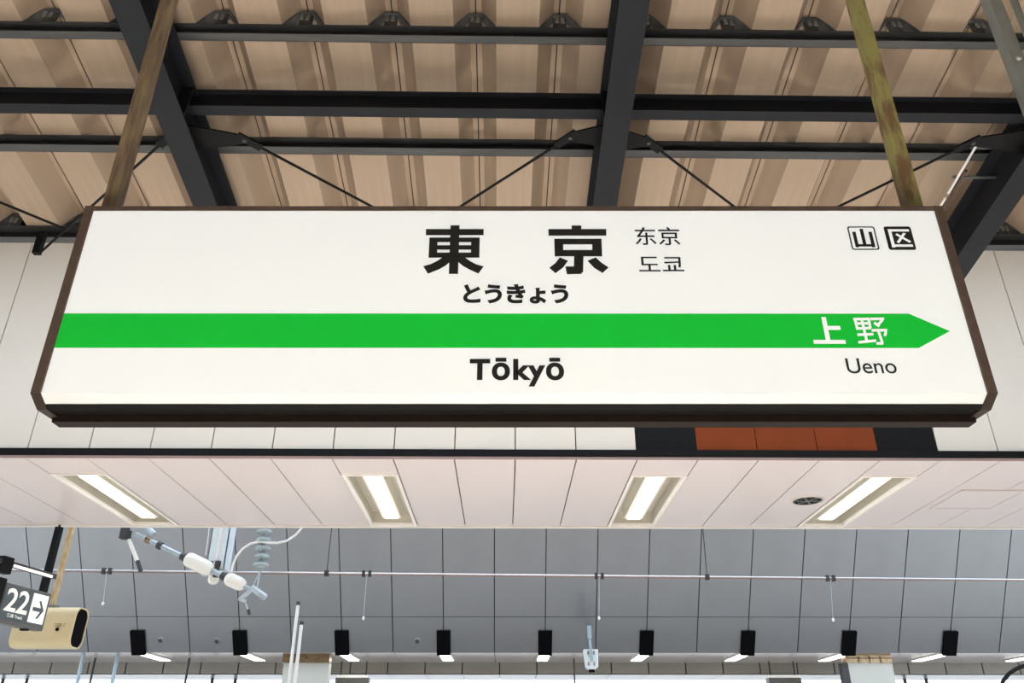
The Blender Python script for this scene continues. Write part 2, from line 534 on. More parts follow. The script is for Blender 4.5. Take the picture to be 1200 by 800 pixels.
# ---- soffit running away from the wall base
SD = 2.62
soffit = empty('ceiling_soffit', (0, SY, Z0), (0, 0, SYAW), kind='structure', label='pinkish white soffit of long panels below the cream wall', category='ceiling')
LIGHTS = {-8: None, -3: None, 2: None, 6: None}
LY = 0.48                                   # light openings start this far in
sof_me = MB().box(GAP, PW - GAP, 0.0, SD - 0.05, 0, 0.022).mesh('soffit_panel', 'soffit')
sh_me = MB().box(GAP, PW - GAP, 0.0, LY, 0, 0.022).mesh('soffit_panel', 'soffit')
bkl_me = MB().box(0, PW, 0.0, SD, 0.03, 0.05).mesh('joint_backing', 'joint')
bks_me = MB().box(0, PW, 0.0, LY, 0.03, 0.05).mesh('joint_backing', 'joint')
for j in range(-13, 14):
    x = PX0 + PW * j
    lit = j in LIGHTS
    piece('soffit_panel', sh_me if lit else sof_me, soffit, (x, 0, 0))
    piece('joint_backing', bks_me if lit else bkl_me, soffit, (x, 0, 0))
MB().box(-8.4, 8.4, SD - 0.045, SD, -0.022, 0.05).build('edge_trim', 'trim_light', soffit, local=True)
# the structure above the soffit, hidden from the platform
MB().box(-8.4, 8.4, 0.25, SD, 0.35, 0.6).build('slab_over', 'joint', soffit, local=True)
MB().box(-8.4, 8.4, SD - 0.02, SD, 0.05, 0.6).build('back_upstand', 'fascia', soffit, local=True)

SM = Matrix.LocRotScale(Vector((0, SY, Z0)), Euler((0, 0, SYAW)), None)


def recessed_light(j, lab):
    x = PX0 + PW * j
    r = empty('recessed_light', SM @ Vector((x + PW / 2, (LY + SD) / 2, 0)), (0, 0, SYAW), label=lab, category='ceiling light',
              group='recessed strip lights in the soffit')
    hx, hy = PW / 2 - GAP, (SD - LY) / 2
    y0, y1 = -hy, hy - 0.05
    t = 0.035
    D = 0.17
    fr = MB()
    fr.box(-hx, -hx + t, y0, y1, -0.012, 0.03).box(hx - t, hx, y0, y1, -0.012, 0.03)
    fr.box(-hx + t, hx - t, y0, y0 + t, -0.012, 0.03).box(-hx + t, hx - t, y1 - t, y1, -0.012, 0.03)
    fr.build('trim_frame', 'lamp_frame', r, local=True)
    hs = MB()
    hs.box(-hx, -hx + 0.02, y0, y1, 0.03, D).box(hx - 0.02, hx, y0, y1, 0.03, D)
    hs.box(-hx, hx, y0, y0 + 0.02, 0.03, D).box(-hx, hx, y1 - 0.02, y1, 0.03, D)
    hs.box(-hx, hx, y0, y1, D, D + 0.02)
    hs.build('housing', 'lamp_recess', r, local=True)
    bw = 0.115
    ya, yb = y0 + 0.10, y1 - 0.22
    bd = MB().prism([(-bw, 0.035), (-bw, 0.075), (-bw - 0.02, D), (bw + 0.02, D), (bw, 0.075), (bw, 0.035)], ya, yb, 'y')
    o = bd.build('lamp_body', 'lamp_body', r, local=True)
    df = MB().box(-bw + 0.038, bw - 0.038, ya + 0.04, yb - 0.03, 0.022, 0.034)
    df.build('diffuser', 'lamp', o, local=True, label='glowing diffuser')
    return r


recessed_light(-8, 'recessed strip light above the track number sign')
recessed_light(-3, 'recessed strip light below the Latin station name, on its T side')
recessed_light(2, 'recessed strip light below the black and orange wall panels')
recessed_light(6, 'recessed strip light beside the round ceiling grille')

# round grille
gc = SM @ Vector((3.36 + 0.02, 9.03 - SY - 0.03, 0))
gr = empty('ceiling_grille', gc, (0, 0, SYAW), label='round dark ceiling grille with a pale rim in the soffit', category='grille')
rg = MB().lathe((0, 0, 0.0), (0, 0, -1), [(-0.002, 0.16), (-0.002, 0.19), (0.006, 0.187), (0.010, 0.172), (0.010, 0.162), (-0.001, 0.16)], 28)
rg.build('rim', 'lamp_recess', gr, smooth=True, local=True)
MB().lathe((0, 0, -0.003), (0, 0, -1), [(0, 0.165), (0.002, 0.165)], 28).build('dark_disc', 'slot', gr, local=True)
for k, rr in enumerate((0.05, 0.10, 0.145)):
    ring = MB()
    nn = 24
    vs, fs = [], []
    for q in range(nn):
        a = 2 * math.pi * q / nn
        for r2, z in ((rr - 0.007, -0.007), (rr + 0.007, -0.007), (rr + 0.007, -0.013), (rr - 0.007, -0.013)):
            vs.append((r2 * math.cos(a), r2 * math.sin(a), z))
    for q in range(nn):
        for c in range(4):
            fs.append((q * 4 + c, q * 4 + (c + 1) % 4, ((q + 1) % nn) * 4 + (c + 1) % 4, ((q + 1) % nn) * 4 + c))
    ring.add(vs, fs).build('louvre_ring', 'clamp', gr, local=True)
for a in range(3):
    ca, sa = math.cos(a * math.pi / 3), math.sin(a * math.pi / 3)
    MB().bar((-0.16 * ca, -0.16 * sa, -0.009), (0.16 * ca, 0.16 * sa, -0.009), 0.018, 0.008).build('spoke', 'galv', gr, local=True)

# access hatch
hc = SM @ Vector((5.29, 1.33, 0))
ht = empty('access_hatch', hc, (0, 0, SYAW), label='flush pinkish white access hatch near the end of the soffit', category='hatch')
MB().box(-0.32, 0.32, -0.33, 0.33, -0.014, 0.0).build('hatch_door', 'soffit', ht, bevel=0.004, local=True)
hf = MB()
hf.box(-0.36, -0.325, -0.37, 0.37, -0.018, 0).box(0.325, 0.36, -0.37, 0.37, -0.018, 0)
hf.box(-0.325, 0.325, -0.37, -0.335, -0.018, 0).box(-0.325, 0.325, 0.335, 0.37, -0.018, 0)
hf.build('hatch_frame', 'soffit', ht, bevel=0.003, local=True)

# ---- grey sloping wall across the tracks
GY, GZ = 16.37, E + 1.747
GA = math.atan2(1.965, 1.43)
GYAW = R(0.35)
# local frame: x across, y up the slope (towards the camera and up), z out of the face
gm = Matrix.Rotation(GYAW, 3, 'Z') @ Matrix(((1, 0, 0), (0, -math.cos(GA), -math.sin(GA)), (0, math.sin(GA), -math.cos(GA)))).to_3x3()
gl = gm.to_euler()
gwall = empty('wall_far', (0, GY, GZ), gl, kind='structure', label='grey sloping wall of metal panels across the tracks', category='wall')
GM = Matrix.LocRotScale(Vector((0, GY, GZ)), gl, None)
GP = 0.96
GX0 = -0.334
# z axis: check it points at the camera side
gz = (gm @ Vector((0, 0, 1)))
ZS = 1 if gz.y < 0 else -1
rows = [(0.0, 0.725), (0.735, 3.2), (3.21, 4.4)]
row_me = [MB().box(0.009, GP - 0.009, a, b, min(0, 0.02 * ZS), max(0, 0.02 * ZS)).mesh('metal_panel', 'greywall') for a, b in rows]
for k in range(-15, 16):
    for me in row_me:
        piece('metal_panel', me, gwall, (GX0 + GP * k, 0, 0))
MB().box(-15, 15.2, 0.0, 4.4, min(-0.12 * ZS, -0.002 * ZS), max(-0.12 * ZS, -0.002 * ZS)).build('joint_backing', 'greyjoint', gwall, local=True)
slot_me = MB().box(-0.13, 0.13, -0.03, 0.455, min(0.0, 0.045 * ZS), max(0.0, 0.045 * ZS)).mesh('black_box', 'slot')
ORD = ['beneath the beige hooded box', 'first past the beige hooded box', 'just before the twin white poles', 'just past the twin white poles',
       'second past the twin white poles', 'just before the twin-lens device', 'just past the twin-lens device', 'second past the twin-lens device',
       'above the dark-edged pale column', 'last before the black cable']
for i, k in enumerate(range(-7, 12, 2)):
    o = bpy.data.objects.new('black_box', slot_me)
    C.objects.link(o)
    o.matrix_world = GM @ Matrix.Translation((GX0 + GP * (k), 0, 0.021 * ZS))
    o['label'] = 'black rectangular box on the grey wall, ' + ORD[i]
    o['category'] = 'box'
    o['group'] = 'black boxes along the grey wall'

# ---- second soffit, taupe band, third soffit beyond the grey wall
s2 = empty('ceiling_soffit_far', (0, GY, GZ), (0, 0, GYAW), kind='structure', label='narrow far soffit below the grey sloping wall', category='ceiling')
p_me = MB().box(0.006, GP - 0.006, 0, 1.9, 0, 0.03).mesh('soffit_panel', 'soffit_far')
for k in range(-15, 16):
    piece('soffit_panel', p_me, s2, (GX0 + GP * k, 0, 0))
MB().box(-15, 15.2, 0, 1.9, 0.03, 0.12).build('joint_backing', 'joint', s2, local=True)
s2m = Matrix.LocRotScale(Vector((0, GY, GZ)), Euler((0, 0, GYAW)), None)


def far_lights(m, xs, y0, y1, hw, grp, labf):
    for i, x in enumerate(xs):
        r = empty('far_strip_light', m @ Vector((x, (y0 + y1) / 2, 0)), (0, 0, GYAW), label=labf(i), category='ceiling light', group=grp)
        h = (y1 - y0) / 2
        MB().box(-hw, hw, -h, h, -0.02, 0.0).build('body', 'lamp_frame', r, local=True)
        MB().box(-hw + 0.03, hw - 0.03, -h + 0.03, h - 0.03, -0.03, -0.02).build('diffuser', 'lamp', r, local=True)


far_lights(s2m, [GX0 + GP * k for k in range(-7, 12, 2)], 0.15, 1.35, 0.13, 'strip lights of the far soffit',
           lambda i: 'small far strip light by the black box ' + ORD[i])
MB().box(-15, 15.2, 1.92, 2.1, -0.222, 0.1, s2m).build('joint_backing_far', 'greyjoint', kind='structure', label='dark joints behind the taupe band', category='wall')
tb = empty('wall_band', (0, 0, 0), kind='structure', label='taupe panelled band under the far soffit', category='wall')
tb.location = s2m @ Vector((0, 1.9, -0.222))
tb.rotation_euler = (0, 0, GYAW)
t_me = MB().box(0.014, 0.784 - 0.014, 0, 0.03, 0, 0.222).mesh('band_panel', 'taupe')
for k in range(-18, 19):
    piece('band_panel', t_me, tb, (-0.25 + 0.784 * k, 0, 0))
s3 = empty('ceiling_soffit_outer', s2m @ Vector((0, 1.9, -0.222)), (0, 0, GYAW), kind='structure', label='farthest soffit strip at the picture bottom', category='ceiling')
p3_me = MB().box(0.006, 0.784 - 0.006, 0.031, 1.5, 0, 0.03).mesh('soffit_panel', 'soffit')
for k in range(-18, 19):
    piece('soffit_panel', p3_me, s3, (-0.25 + 0.784 * k, 0, 0))
MB().box(-15, 15.2, 0.215, 1.5, 0.032, 0.2).build('joint_backing', 'joint', s3, local=True)
s3m = Matrix.LocRotScale(s2m @ Vector((0, 1.9, -0.222)), Euler((0, 0, GYAW)), None)

# ================================================================== THE STATION SIGN
SGY = 2.2


def sx(px, py):
    return at(px, py, SGY).x


def sz(py):
    return at(600, py, SGY).z


XL, XR = sx(36.5, 460), sx(1169, 462)
ZT, ZB = sz(242), sz(460.5)
CX = (XL + XR) / 2
sign = empty('station_sign', (CX, SGY + 0.1, ZB - 0.04), label='large white backlit station name sign in a brown frame with a green arrow band', category='sign')
zc = ZB - 0.033                 # bottom of the chamfer
CW = 0.030
capu = [(SGY - 0.006, ZT), (SGY - 0.006, ZB), (SGY + 0.206, ZB), (SGY + 0.206, ZT)]
capl = [(SGY - 0.006, ZB - 0.0005), (SGY + 0.050, zc), (SGY + 0.150, zc + 0.004), (SGY + 0.206, ZB - 0.0005)]
for xa in (XL, XR - CW):
    ec = MB().prism(capu, xa, xa + CW, 'x').build('end_cap', 'brown', sign, bevel=0.002)
    MB().prism(capl, xa, xa + CW, 'x').build('cap_foot', 'foot_shade', ec)
MB().box(XL + CW, XR - CW, SGY - 0.004, SGY + 0.204, ZT - 0.018, ZT - 0.001).build('top_rail', 'brown', sign)
# face wraps over the chamfer at the bottom
fp = [(SGY, ZT - 0.018), (SGY, ZB - 0.0005), (SGY + 0.06, ZB - 0.0005), (SGY + 0.06, ZT - 0.018)]
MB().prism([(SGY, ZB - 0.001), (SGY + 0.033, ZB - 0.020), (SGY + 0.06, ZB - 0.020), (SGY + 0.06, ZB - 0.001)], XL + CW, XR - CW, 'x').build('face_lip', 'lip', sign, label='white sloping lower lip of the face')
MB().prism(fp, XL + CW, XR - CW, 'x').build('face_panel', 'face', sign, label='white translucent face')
bp_ = [(SGY + 0.033, ZB - 0.021), (SGY + 0.054, zc + 0.001), (SGY + 0.06, zc + 0.006), (SGY + 0.06, ZB - 0.021)]
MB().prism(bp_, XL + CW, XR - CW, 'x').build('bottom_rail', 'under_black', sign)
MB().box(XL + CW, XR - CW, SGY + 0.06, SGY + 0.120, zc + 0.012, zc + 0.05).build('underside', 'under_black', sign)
MB().box(XL + 0.012, XR - 0.012, SGY + 0.115, SGY + 0.165, ZB - 0.046, zc + 0.03).build('rear_rail', 'dark_brown', sign, bevel=0.003)
MB().box(XL + CW, XR - CW, SGY + 0.198, SGY + 0.203, zc + 0.012, ZT - 0.018).build('rear_panel', 'brown', sign)

YF = SGY - 0.0016
band = MB().flat([(XL + CW, sz(407.5)), (sx(1076.5, 408), sz(407.8)), (sx(1113, 388), sz(388)), (sx(1065, 368), sz(367.6)), (XL + CW, sz(367.3))], YF + 0.0008)
band.build('arrow_band', 'green', sign, label='green band ending in an arrow point')


def cp(pts, ox, oy, k):
    """crop coordinates of a zoom (scale k, origin ox, oy) to the sign plane"""
    out = []
    for x, y in pts:
        px, py = ox + x / k, oy + y / k
        out.append((sx(px, py), sz(py)))
    return out


def quad_stroke(b, pts, w, ox, oy, k, y):
    """stroke of width w (crop px) along pts"""
    P = [Vector(p) for p in pts]
    L_, R_ = [], []
    for i, p in enumerate(P):
        d = (P[min(i + 1, len(P) - 1)] - P[max(i - 1, 0)]).normalized()
        nn = Vector((-d.y, d.x)) * w / 2
        L_.append(tuple(p + nn)); R_.append(tuple(p - nn))
    for i in range(len(P) - 1):
        b.flat(cp([L_[i], L_[i + 1], R_[i + 1], R_[i]], ox, oy, k), y)


# heading kanji 東 and 京 from heavy strokes (crop of 5 px per photo px, origin 490, 255)
T1 = MB()
for q in ([(190, 46), (243, 46), (234, 331), (180, 331)],                 # centre stem
          [(46, 68), (384, 68), (384, 104), (45, 104)],                   # top bar
          [(67, 118), (361, 118), (361, 145), (66, 145)],                 # box top
          [(67, 118), (114, 118), (111, 236), (61, 236)],                 # box left
          [(311, 118), (361, 118), (359, 236), (309, 236)],               # box right
          [(100, 163), (320, 163), (320, 189), (100, 189)],               # middle bar
          [(62, 206), (359, 206), (359, 236), (61, 236)]):
    T1.flat(cp(q, 490, 255, 5), YF)
T1.flat(cp([(140, 236), (194, 236), (186, 262), (160, 283), (125, 303), (58, 330), (30, 286), (75, 273), (112, 255)], 490, 255, 5), YF)
T1.flat(cp([(224, 236), (276, 236), (303, 255), (340, 275), (384, 287), (353, 329), (300, 305), (262, 284), (236, 262)], 490, 255, 5), YF)
T1.build('heading_kanji', 'ink', sign)
T2 = MB()
for q in ([(899, 47), (956, 47), (956, 75), (899, 75)],
          [(763, 68), (1102, 68), (1102, 107), (764, 107)],
          [(797, 125), (1074, 125), (1075, 158), (798, 158)],
          [(797, 125), (850, 125), (850, 228), (800, 228)],
          [(1019, 125), (1074, 125), (1078, 228), (1021, 228)],
          [(799, 191), (1077, 191), (1078, 228), (800, 228)],
          [(914, 226), (969, 226), (966, 322), (912, 318)],
          [(862, 287), (940, 287), (958, 331), (872, 333)],
          [(935, 300), (967, 300), (966, 318), (952, 331), (935, 333)]):
    T2.flat(cp(q, 490, 255, 5), YF)
T2.flat(cp([(830, 234), (878, 254), (848, 295), (804, 327), (768, 295), (804, 268)], 490, 255, 5), YF)
T2.flat(cp([(992, 254), (1040, 234), (1072, 264), (1116, 293), (1080, 326), (1030, 295)], 490, 255, 5), YF)
T2.build('heading_kanji', 'ink', sign)

text_mb('とうきょう', sx(543, 345), sx(666, 345), sz(356), sz(333), YF, bold=0.042, tight=0.86).build('kana_reading', 'ink', sign)
text_mb('Tōkyō', sx(550.3, 436), sx(661, 436), sz(453), sz(419.3), YF, bold=0.037, tight=1.13).build('latin_name', 'ink', sign)
text_mb('东京', sx(744, 277), sx(796.5, 277), sz(287.5), sz(266.3), YF, bold=0.006).build('chinese_name', 'ink', sign)
text_mb('도쿄', sx(748.5, 310), sx(801, 310), sz(318.3), sz(301), YF, bold=0.004).build('korean_name', 'ink', sign)
text_mb('Ueno', sx(991.5, 428), sx(1050, 430), sz(437.8), sz(420), YF, bold=0.004).build('next_station_latin', 'ink', sign)
text_mb('上', sx(953.5, 402), sx(991, 402), sz(403), sz(371.5), YF, bold=0.03).build('next_station_kanji', 'white_print', sign)
NO = MB()
for pts in ([(398, 94), (524, 92)], [(412, 128), (526, 126)], [(420, 167), (536, 163)], [(410, 88), (430, 170)], [(516, 88), (532, 166)],
            [(462, 90), (504, 268)], [(430, 216), (556, 211)], [(437, 275), (576, 261)],
            [(530, 93), (638, 91)], [(630, 90), (612, 116), (588, 140)], [(560, 122), (602, 150)], [(540, 182), (662, 180)], [(652, 180), (650, 204), (643, 226)],
            [(592, 182), (626, 284)], [(632, 284), (578, 284)]):
    quad_stroke(NO, pts, 21, 940, 360, 6.6667, YF)
NO.build('next_station_kanji', 'white_print', sign)


def rrect(x0, x1, z0, z1, r, n=5):
    out = []
    for cx, cz, a0 in ((x1 - r, z1 - r, 0), (x0 + r, z1 - r, 90), (x0 + r, z0 + r, 180), (x1 - r, z0 + r, 270)):
        for i in range(n + 1):
            a = R(a0 + 90 * i / n)
            out.append((cx + r * math.cos(a), cz + r * math.sin(a)))
    return out


# zone marks 山 and 区 in rounded squares
zi0, zi1 = sz(293), sz(265.6)
ax0, ax1 = sx(998.2, 292), sx(1030.6, 292)
bx0, bx1 = sx(1041.5, 292), sx(1073.6, 292)
g1 = MB()
o_, i_ = rrect(ax0, ax1, zi0, zi1, 0.008), rrect(ax0 + 0.0044, ax1 - 0.0044, zi0 + 0.0044, zi1 - 0.0044, 0.0055)
nn = len(o_)
g1.add([(p[0], YF, p[1]) for p in o_ + i_], [(i, (i + 1) % nn, nn + (i + 1) % nn, nn + i) for i in range(nn)])
wA, hA = ax1 - ax0, zi1 - zi0


def unit(b, x0, z0, w, h, rects, y):
    for r in rects:
        b.flat([(x0 + p[0] * w, z0 + p[1] * h) for p in r], y)


def rc(a, b, c, d):
    return [(a, c), (b, c), (b, d), (a, d)]


unit(g1, ax0, zi0, wA, hA, [rc(0.15, 0.275, 0.11, 0.77), rc(0.44, 0.565, 0.14, 0.90), rc(0.74, 0.865, 0.11, 0.77), rc(0.15, 0.86, 0.14, 0.24)], YF)
g1.build('zone_mark', 'ink', sign, label='outlined square with the character for mountain')
g2 = MB().flat(rrect(bx0, bx1, zi0, zi1, 0.008), YF + 0.0003)
o2 = g2.build('zone_mark', 'ink', sign, label='solid black square with the character for ward')
g3 = MB()
unit(g3, bx0, zi0, wA, hA, [rc(0.13, 0.90, 0.78, 0.88), rc(0.13, 0.25, 0.10, 0.88), rc(0.13, 0.90, 0.13, 0.23),
                            [(0.36, 0.64), (0.43, 0.70), (0.88, 0.36), (0.81, 0.29)], [(0.66, 0.72), (0.76, 0.70), (0.42, 0.27), (0.34, 0.33)]], YF - 0.0003)
g3.build('mark_strokes', 'white_print', o2)

# ---- hanging poles
def pole(px0, px1, py, Y, w, d, material, lab, zlow, bolts=()):
    x = (at(px0, py, Y).x + at(px1, py, Y).x) / 2
    # the underside of the purlin that carries it
    zt = rw(x, 2.357, HP - 0.099).z
    r = empty('hanging_pole', (x, Y, zlow), label=lab, category='pole', group='poles hanging from the canopy')
    t = 0.006
    b = MB()
    sgn = 1 if x < 0 else -1
    b.box(x - w / 2, x + w / 2, Y - d / 2, Y - d / 2 + t, zlow, zt)
    b.box(x - w / 2, x - w / 2 + t, Y - d / 2 + t, Y + d / 2, zlow, zt)
    b.box(x + w / 2 - t, x + w / 2, Y - d / 2 + t, Y + d / 2, zlow, zt)
    b.box(x - w / 2 + t, x + w / 2 - t, Y + d / 2 - t, Y + d / 2, zlow, zt)
    b.build('shaft', material, r)
    MB().box(x - w / 2 - 0.03, x + w / 2 + 0.03, Y - d / 2 - 0.02, Y + d / 2 + 0.02, zt - 0.008, zt).build('top_plate', material, r)
    for zz in bolts:
        MB().lathe((x, Y - d / 2, zz), (x, Y - d / 2 - 1, zz), [(0, 0.013), (0.012, 0.011)], 8).build('bolt', 'galv', r, smooth=True)
    return r


pole(123.5, 141, 240, 2.29, 0.046, 0.05, 'pole_brown', 'rust-brown hanging pole holding the blank end of the station sign', ZT - 0.001)
pole(1057, 1079, 240, 2.29, 0.05, 0.05, 'pole_green', 'olive hanging pole with rust patches holding the arrow end of the sign', ZT - 0.001)
pole(1169, 1187.5, 45, 2.34, 0.05, 0.05, 'galv', 'galvanised hanging channel in the upper corner, outside the olive pole', E + 1.2, bolts=(E + 2.43,))
px_ = at(1197, 20, 2.34).x
MB().tube((px_, 2.345, E + 1.2), (px_, 2.345, rw(px_, 2.357, HP - 0.099).z), 0.014, 12).build(
    'conduit_pipe', 'galv', smooth=True, label='pale conduit pipe at the very edge of the upper corner', category='pipe')

# ================================================================== OVERHEAD LINE
CY = 11.4


def c(px, py, dy=0.0):
    return at(px, py, CY + dy)


wz = at(600, 667, 11.7).z


def wire_pt(px, off=0.0):
    t = px / 1200.0
    Y = lerp(11.7, 12.45, t)
    p = at(px, 670, Y)
    return Vector((p.x, p.y, wz + off))


for off, material, lab in ((0.0, 'wire', 'bright contact wire crossing in front of the grey wall'),
                           (-0.022, 'copper', 'reddish wire running just under the bright contact wire')):
    MB().path([wire_pt(px, off) for px in (-300, 0, 300, 600, 900, 1200, 1500)], 0.012 if off == 0 else 0.006, 8).build(
        'contact_wire', material, smooth=True, label=lab, category='wire', group='overhead wires')
for px, py1, lab in ((125, 705, 'thin hanging cord below the wire beside the beige box'), (430, 722, 'thin hanging cord with a white tip below the wire, beside the first hanger'),
                     (702, 722, 'thin hanging cord with a white tip above the twin-lens device'), (972, 724, 'thin hanging cord with a white tip towards the arrow end')):
    p = wire_pt(px)
    q = at(px - (4 if px < 500 else -4 if px > 900 else 0), py1, p.y)
    r = empty('wire_weight', p, label=lab, category='cord', group='cords hanging from the wire')
    MB().tube(p, q, 0.004, 6).build('cord', 'cat_steel', r)
    MB().lathe(q, q - Vector((0, 0, 1)), [(0, 0.01), (0.015, 0.02), (0.04, 0.018), (0.05, 0.008)], 8).build('tip', 'whitepipe', r, smooth=True)
    for dx in (-0.045, 0.045):
        MB().box(p.x + dx - 0.02, p.x + dx + 0.02, p.y - 0.03, p.y + 0.03, p.z - 0.05, p.z + 0.035).build('clip', 'clamp', r)
for px, top_x, lab in ((383, 389, 'thin dropper wire hanging beside the first wire clips'), (828, 825, 'thin dropper wire hanging towards the orange panels')):
    p = wire_pt(px)
    q = Vector((at(top_x, 620, p.y).x, p.y, p.z + 1.5))
    r = empty('dropper', p, label=lab, category='wire', group='droppers of the overhead line')
    MB().tube(p, q, 0.007, 6).build('wire', 'clamp', r)
    MB().box(p.x - 0.03, p.x + 0.03, p.y - 0.03, p.y + 0.03, p.z - 0.045, p.z + 0.03).build('clip', 'clamp', r)

# drop post carrying the cantilever
dp0 = c(253, 684, 0.15)
dpx = (c(248, 650, 0.15).x + c(267, 650, 0.15).x) / 2
dr = empty('drop_post', (dpx, CY + 0.15, dp0.z), label='pale blue steel drop post hanging down between the white insulators', category='post')
h = 0.125
b = MB()
z1 = dp0.z + 3.6
zb = c(250, 668, 0.15).z
b.box(dpx - h, dpx + h, CY + 0.04, CY + 0.052, zb, z1)
b.box(dpx - h, dpx - h + 0.012, CY + 0.04, CY + 0.30, zb, z1)
b.box(dpx + h - 0.012, dpx + h, CY + 0.04, CY + 0.30, zb, z1)
b.build('channel', 'post_pale', dr)
MB().box(dpx - 0.012, dpx + 0.022, CY + 0.02, CY + 0.04, zb, z1).build('rib', 'whitepipe', dr)
MB().lathe((dpx - 0.02, CY + 0.12, zb + 0.05), (dpx - 0.02, CY + 0.12, zb - 1), [(0, 0.075), (0.2, 0.075), (0.235, 0.055), (0.25, 0.02)], 14).build('end_knob', 'porcelain', dr, smooth=True)
MB().box(dpx - h - 0.05, dpx - h + 0.01, CY + 0.03, CY + 0.15, zb - 0.09, zb + 0.02).build('side_plate', 'cat_steel', dr)
for dx in (-0.06, 0.05):
    MB().box(dpx + dx - 0.025, dpx + dx + 0.025, CY + 0.02, CY + 0.1, zb + 0.02, zb + 0.10).build('clamp', 'clamp', dr)

# cantilever arm with two insulators
a0, a1 = c(150, 621), c(312, 699)
ad = (a1 - a0).normalized()
arm = empty('cantilever_arm', a0, label='overhead line arm with two white porcelain insulators, crossing the pale blue post', category='catenary arm')


def on_arm(px):
    t = (px - 150) / (312 - 150)
    return a0.lerp(a1, t)


MB().tube(on_arm(160), on_arm(222), 0.034, 12).build('tube', 'cat_steel', arm, smooth=True)
MB().tube(on_arm(244), on_arm(268), 0.04, 12).build('tube', 'cat_steel', arm, smooth=True)
MB().tube(on_arm(284), on_arm(312), 0.026, 12).build('tube', 'cat_steel', arm, smooth=True)


def insulator(pa, pb, r):
    L = (pb - pa).length
    MB().lathe(pa, pb, [(0, 0.045), (0.02, 0.055), (0.04, r * 0.85), (0.08, r), (L - 0.08, r), (L - 0.03, r * 0.86), (L, r * 0.6)], 18).build('insulator', 'porcelain', arm, smooth=True)
    MB().lathe(pa - ad * 0.06, pa + ad * 0.02, [(0, 0.05), (0.08, 0.062)], 14).build('collar', 'clamp', arm, smooth=True)


insulator(on_arm(218), on_arm(250), 0.102)
insulator(on_arm(265), on_arm(287), 0.092)
pc = on_arm(254)
MB().box(pc.x - 0.03, pc.x + 0.03, pc.y, pc.y + 0.06, pc.z - 0.06, pc.z + 0.16).build('post_clamp', 'clamp', arm)
lp = c(147, 624)
MB().box(lp.x - 0.06, lp.x + 0.07, CY - 0.06, CY + 0.06, lp.z - 0.09, lp.z + 0.10).build('end_bracket', 'clamp', arm, bevel=0.015)
MB().path([c(152, 619), c(160, 616), c(172, 618), c(180, 626)], 0.045, 8).build('elbow', 'cat_steel', arm, smooth=True)
MB().tube(c(151, 632), c(161, 657), 0.028, 10).build('steady_rod', 'porcelain', arm, smooth=True)
MB().tube(c(161, 657), c(165, 669), 0.030, 10).build('rod_clamp', 'clamp', arm, smooth=True)
MB().lathe(on_arm(186), on_arm(196), [(0, 0.055), (0.06, 0.055)], 10).build('pipe_clamp', 'clamp', arm)
MB().lathe(on_arm(172), on_arm(186), [(0, 0.05), (0.07, 0.045)], 10).build('pipe_clamp', 'bronze', arm)
# fitting at the low end
MB().tube(c(282, 702), c(296, 690), 0.035, 10).build('fitting', 'cat_steel', arm, smooth=True)
MB().tube(c(295, 688), c(311, 700), 0.045, 10).build('fitting', 'cat_steel', arm, smooth=True)
MB().tube(c(280, 701), c(288, 704), 0.03, 8).build('fitting', 'cat_steel', arm, smooth=True)
MB().tube(c(286, 701), c(291, 716), 0.010, 6).build('tail_wire', 'cat_steel', arm)
MB().tube(c(291, 714), c(292, 720), 0.022, 8).build('tail_weight', 'clamp', arm, smooth=True)
# string of disc insulators
st = empty('disc_insulator_string', c(310, 668), label='string of grey-blue disc insulators hanging beside the looped white hose', category='insulator')
pa, pb = c(312, 606), c(305, 669)
L = (pb - pa).length
MB().tube(pa, pb, 0.035, 10).build('core', 'porcelain_grey', st, smooth=True)
dd = (pb - pa).normalized()
for py in (612, 623.5, 633.5, 643, 652.5, 662):
    q = pa + dd * (L * (py - 606) / 63)
    MB().lathe(q - dd * 0.05, q + dd * 0.06, [(0, 0.045), (0.03, 0.10), (0.05, 0.115), (0.07, 0.11), (0.085, 0.06), (0.10, 0.045)], 16).build('disc', 'porcelain_grey', st, smooth=True)
MB().tube(pb, c(301, 689), 0.012, 8).build('link_wire', 'cat_steel', st)
MB().tube(pb, c(296, 688), 0.012, 8).build('link_wire', 'cat_steel', st)
MB().tube(pa, pa + Vector((0, 0, 2.6)), 0.03, 10).build('hanger', 'cat_steel', st)
# white hose loop
hp = [(271, 670), (273, 662), (277, 652), (284, 643), (293, 637), (303, 634.5), (313, 635.5), (325, 636), (336, 633.5), (346, 627), (353, 619), (357, 611)]
MB().path([c(x, y, -0.08) for x, y in hp], 0.017, 8).build('hose', 'whitepipe', smooth=True, label='thin white hose looping past the disc insulators', category='hose')
MB().path([c(246.5, 600, -0.02), c(244.5, 625, -0.02), c(241, 650, -0.02)], 0.006, 6).build('chain', 'whitepipe', smooth=True, label='thin pale chain hanging beside the pale blue post', category='chain')

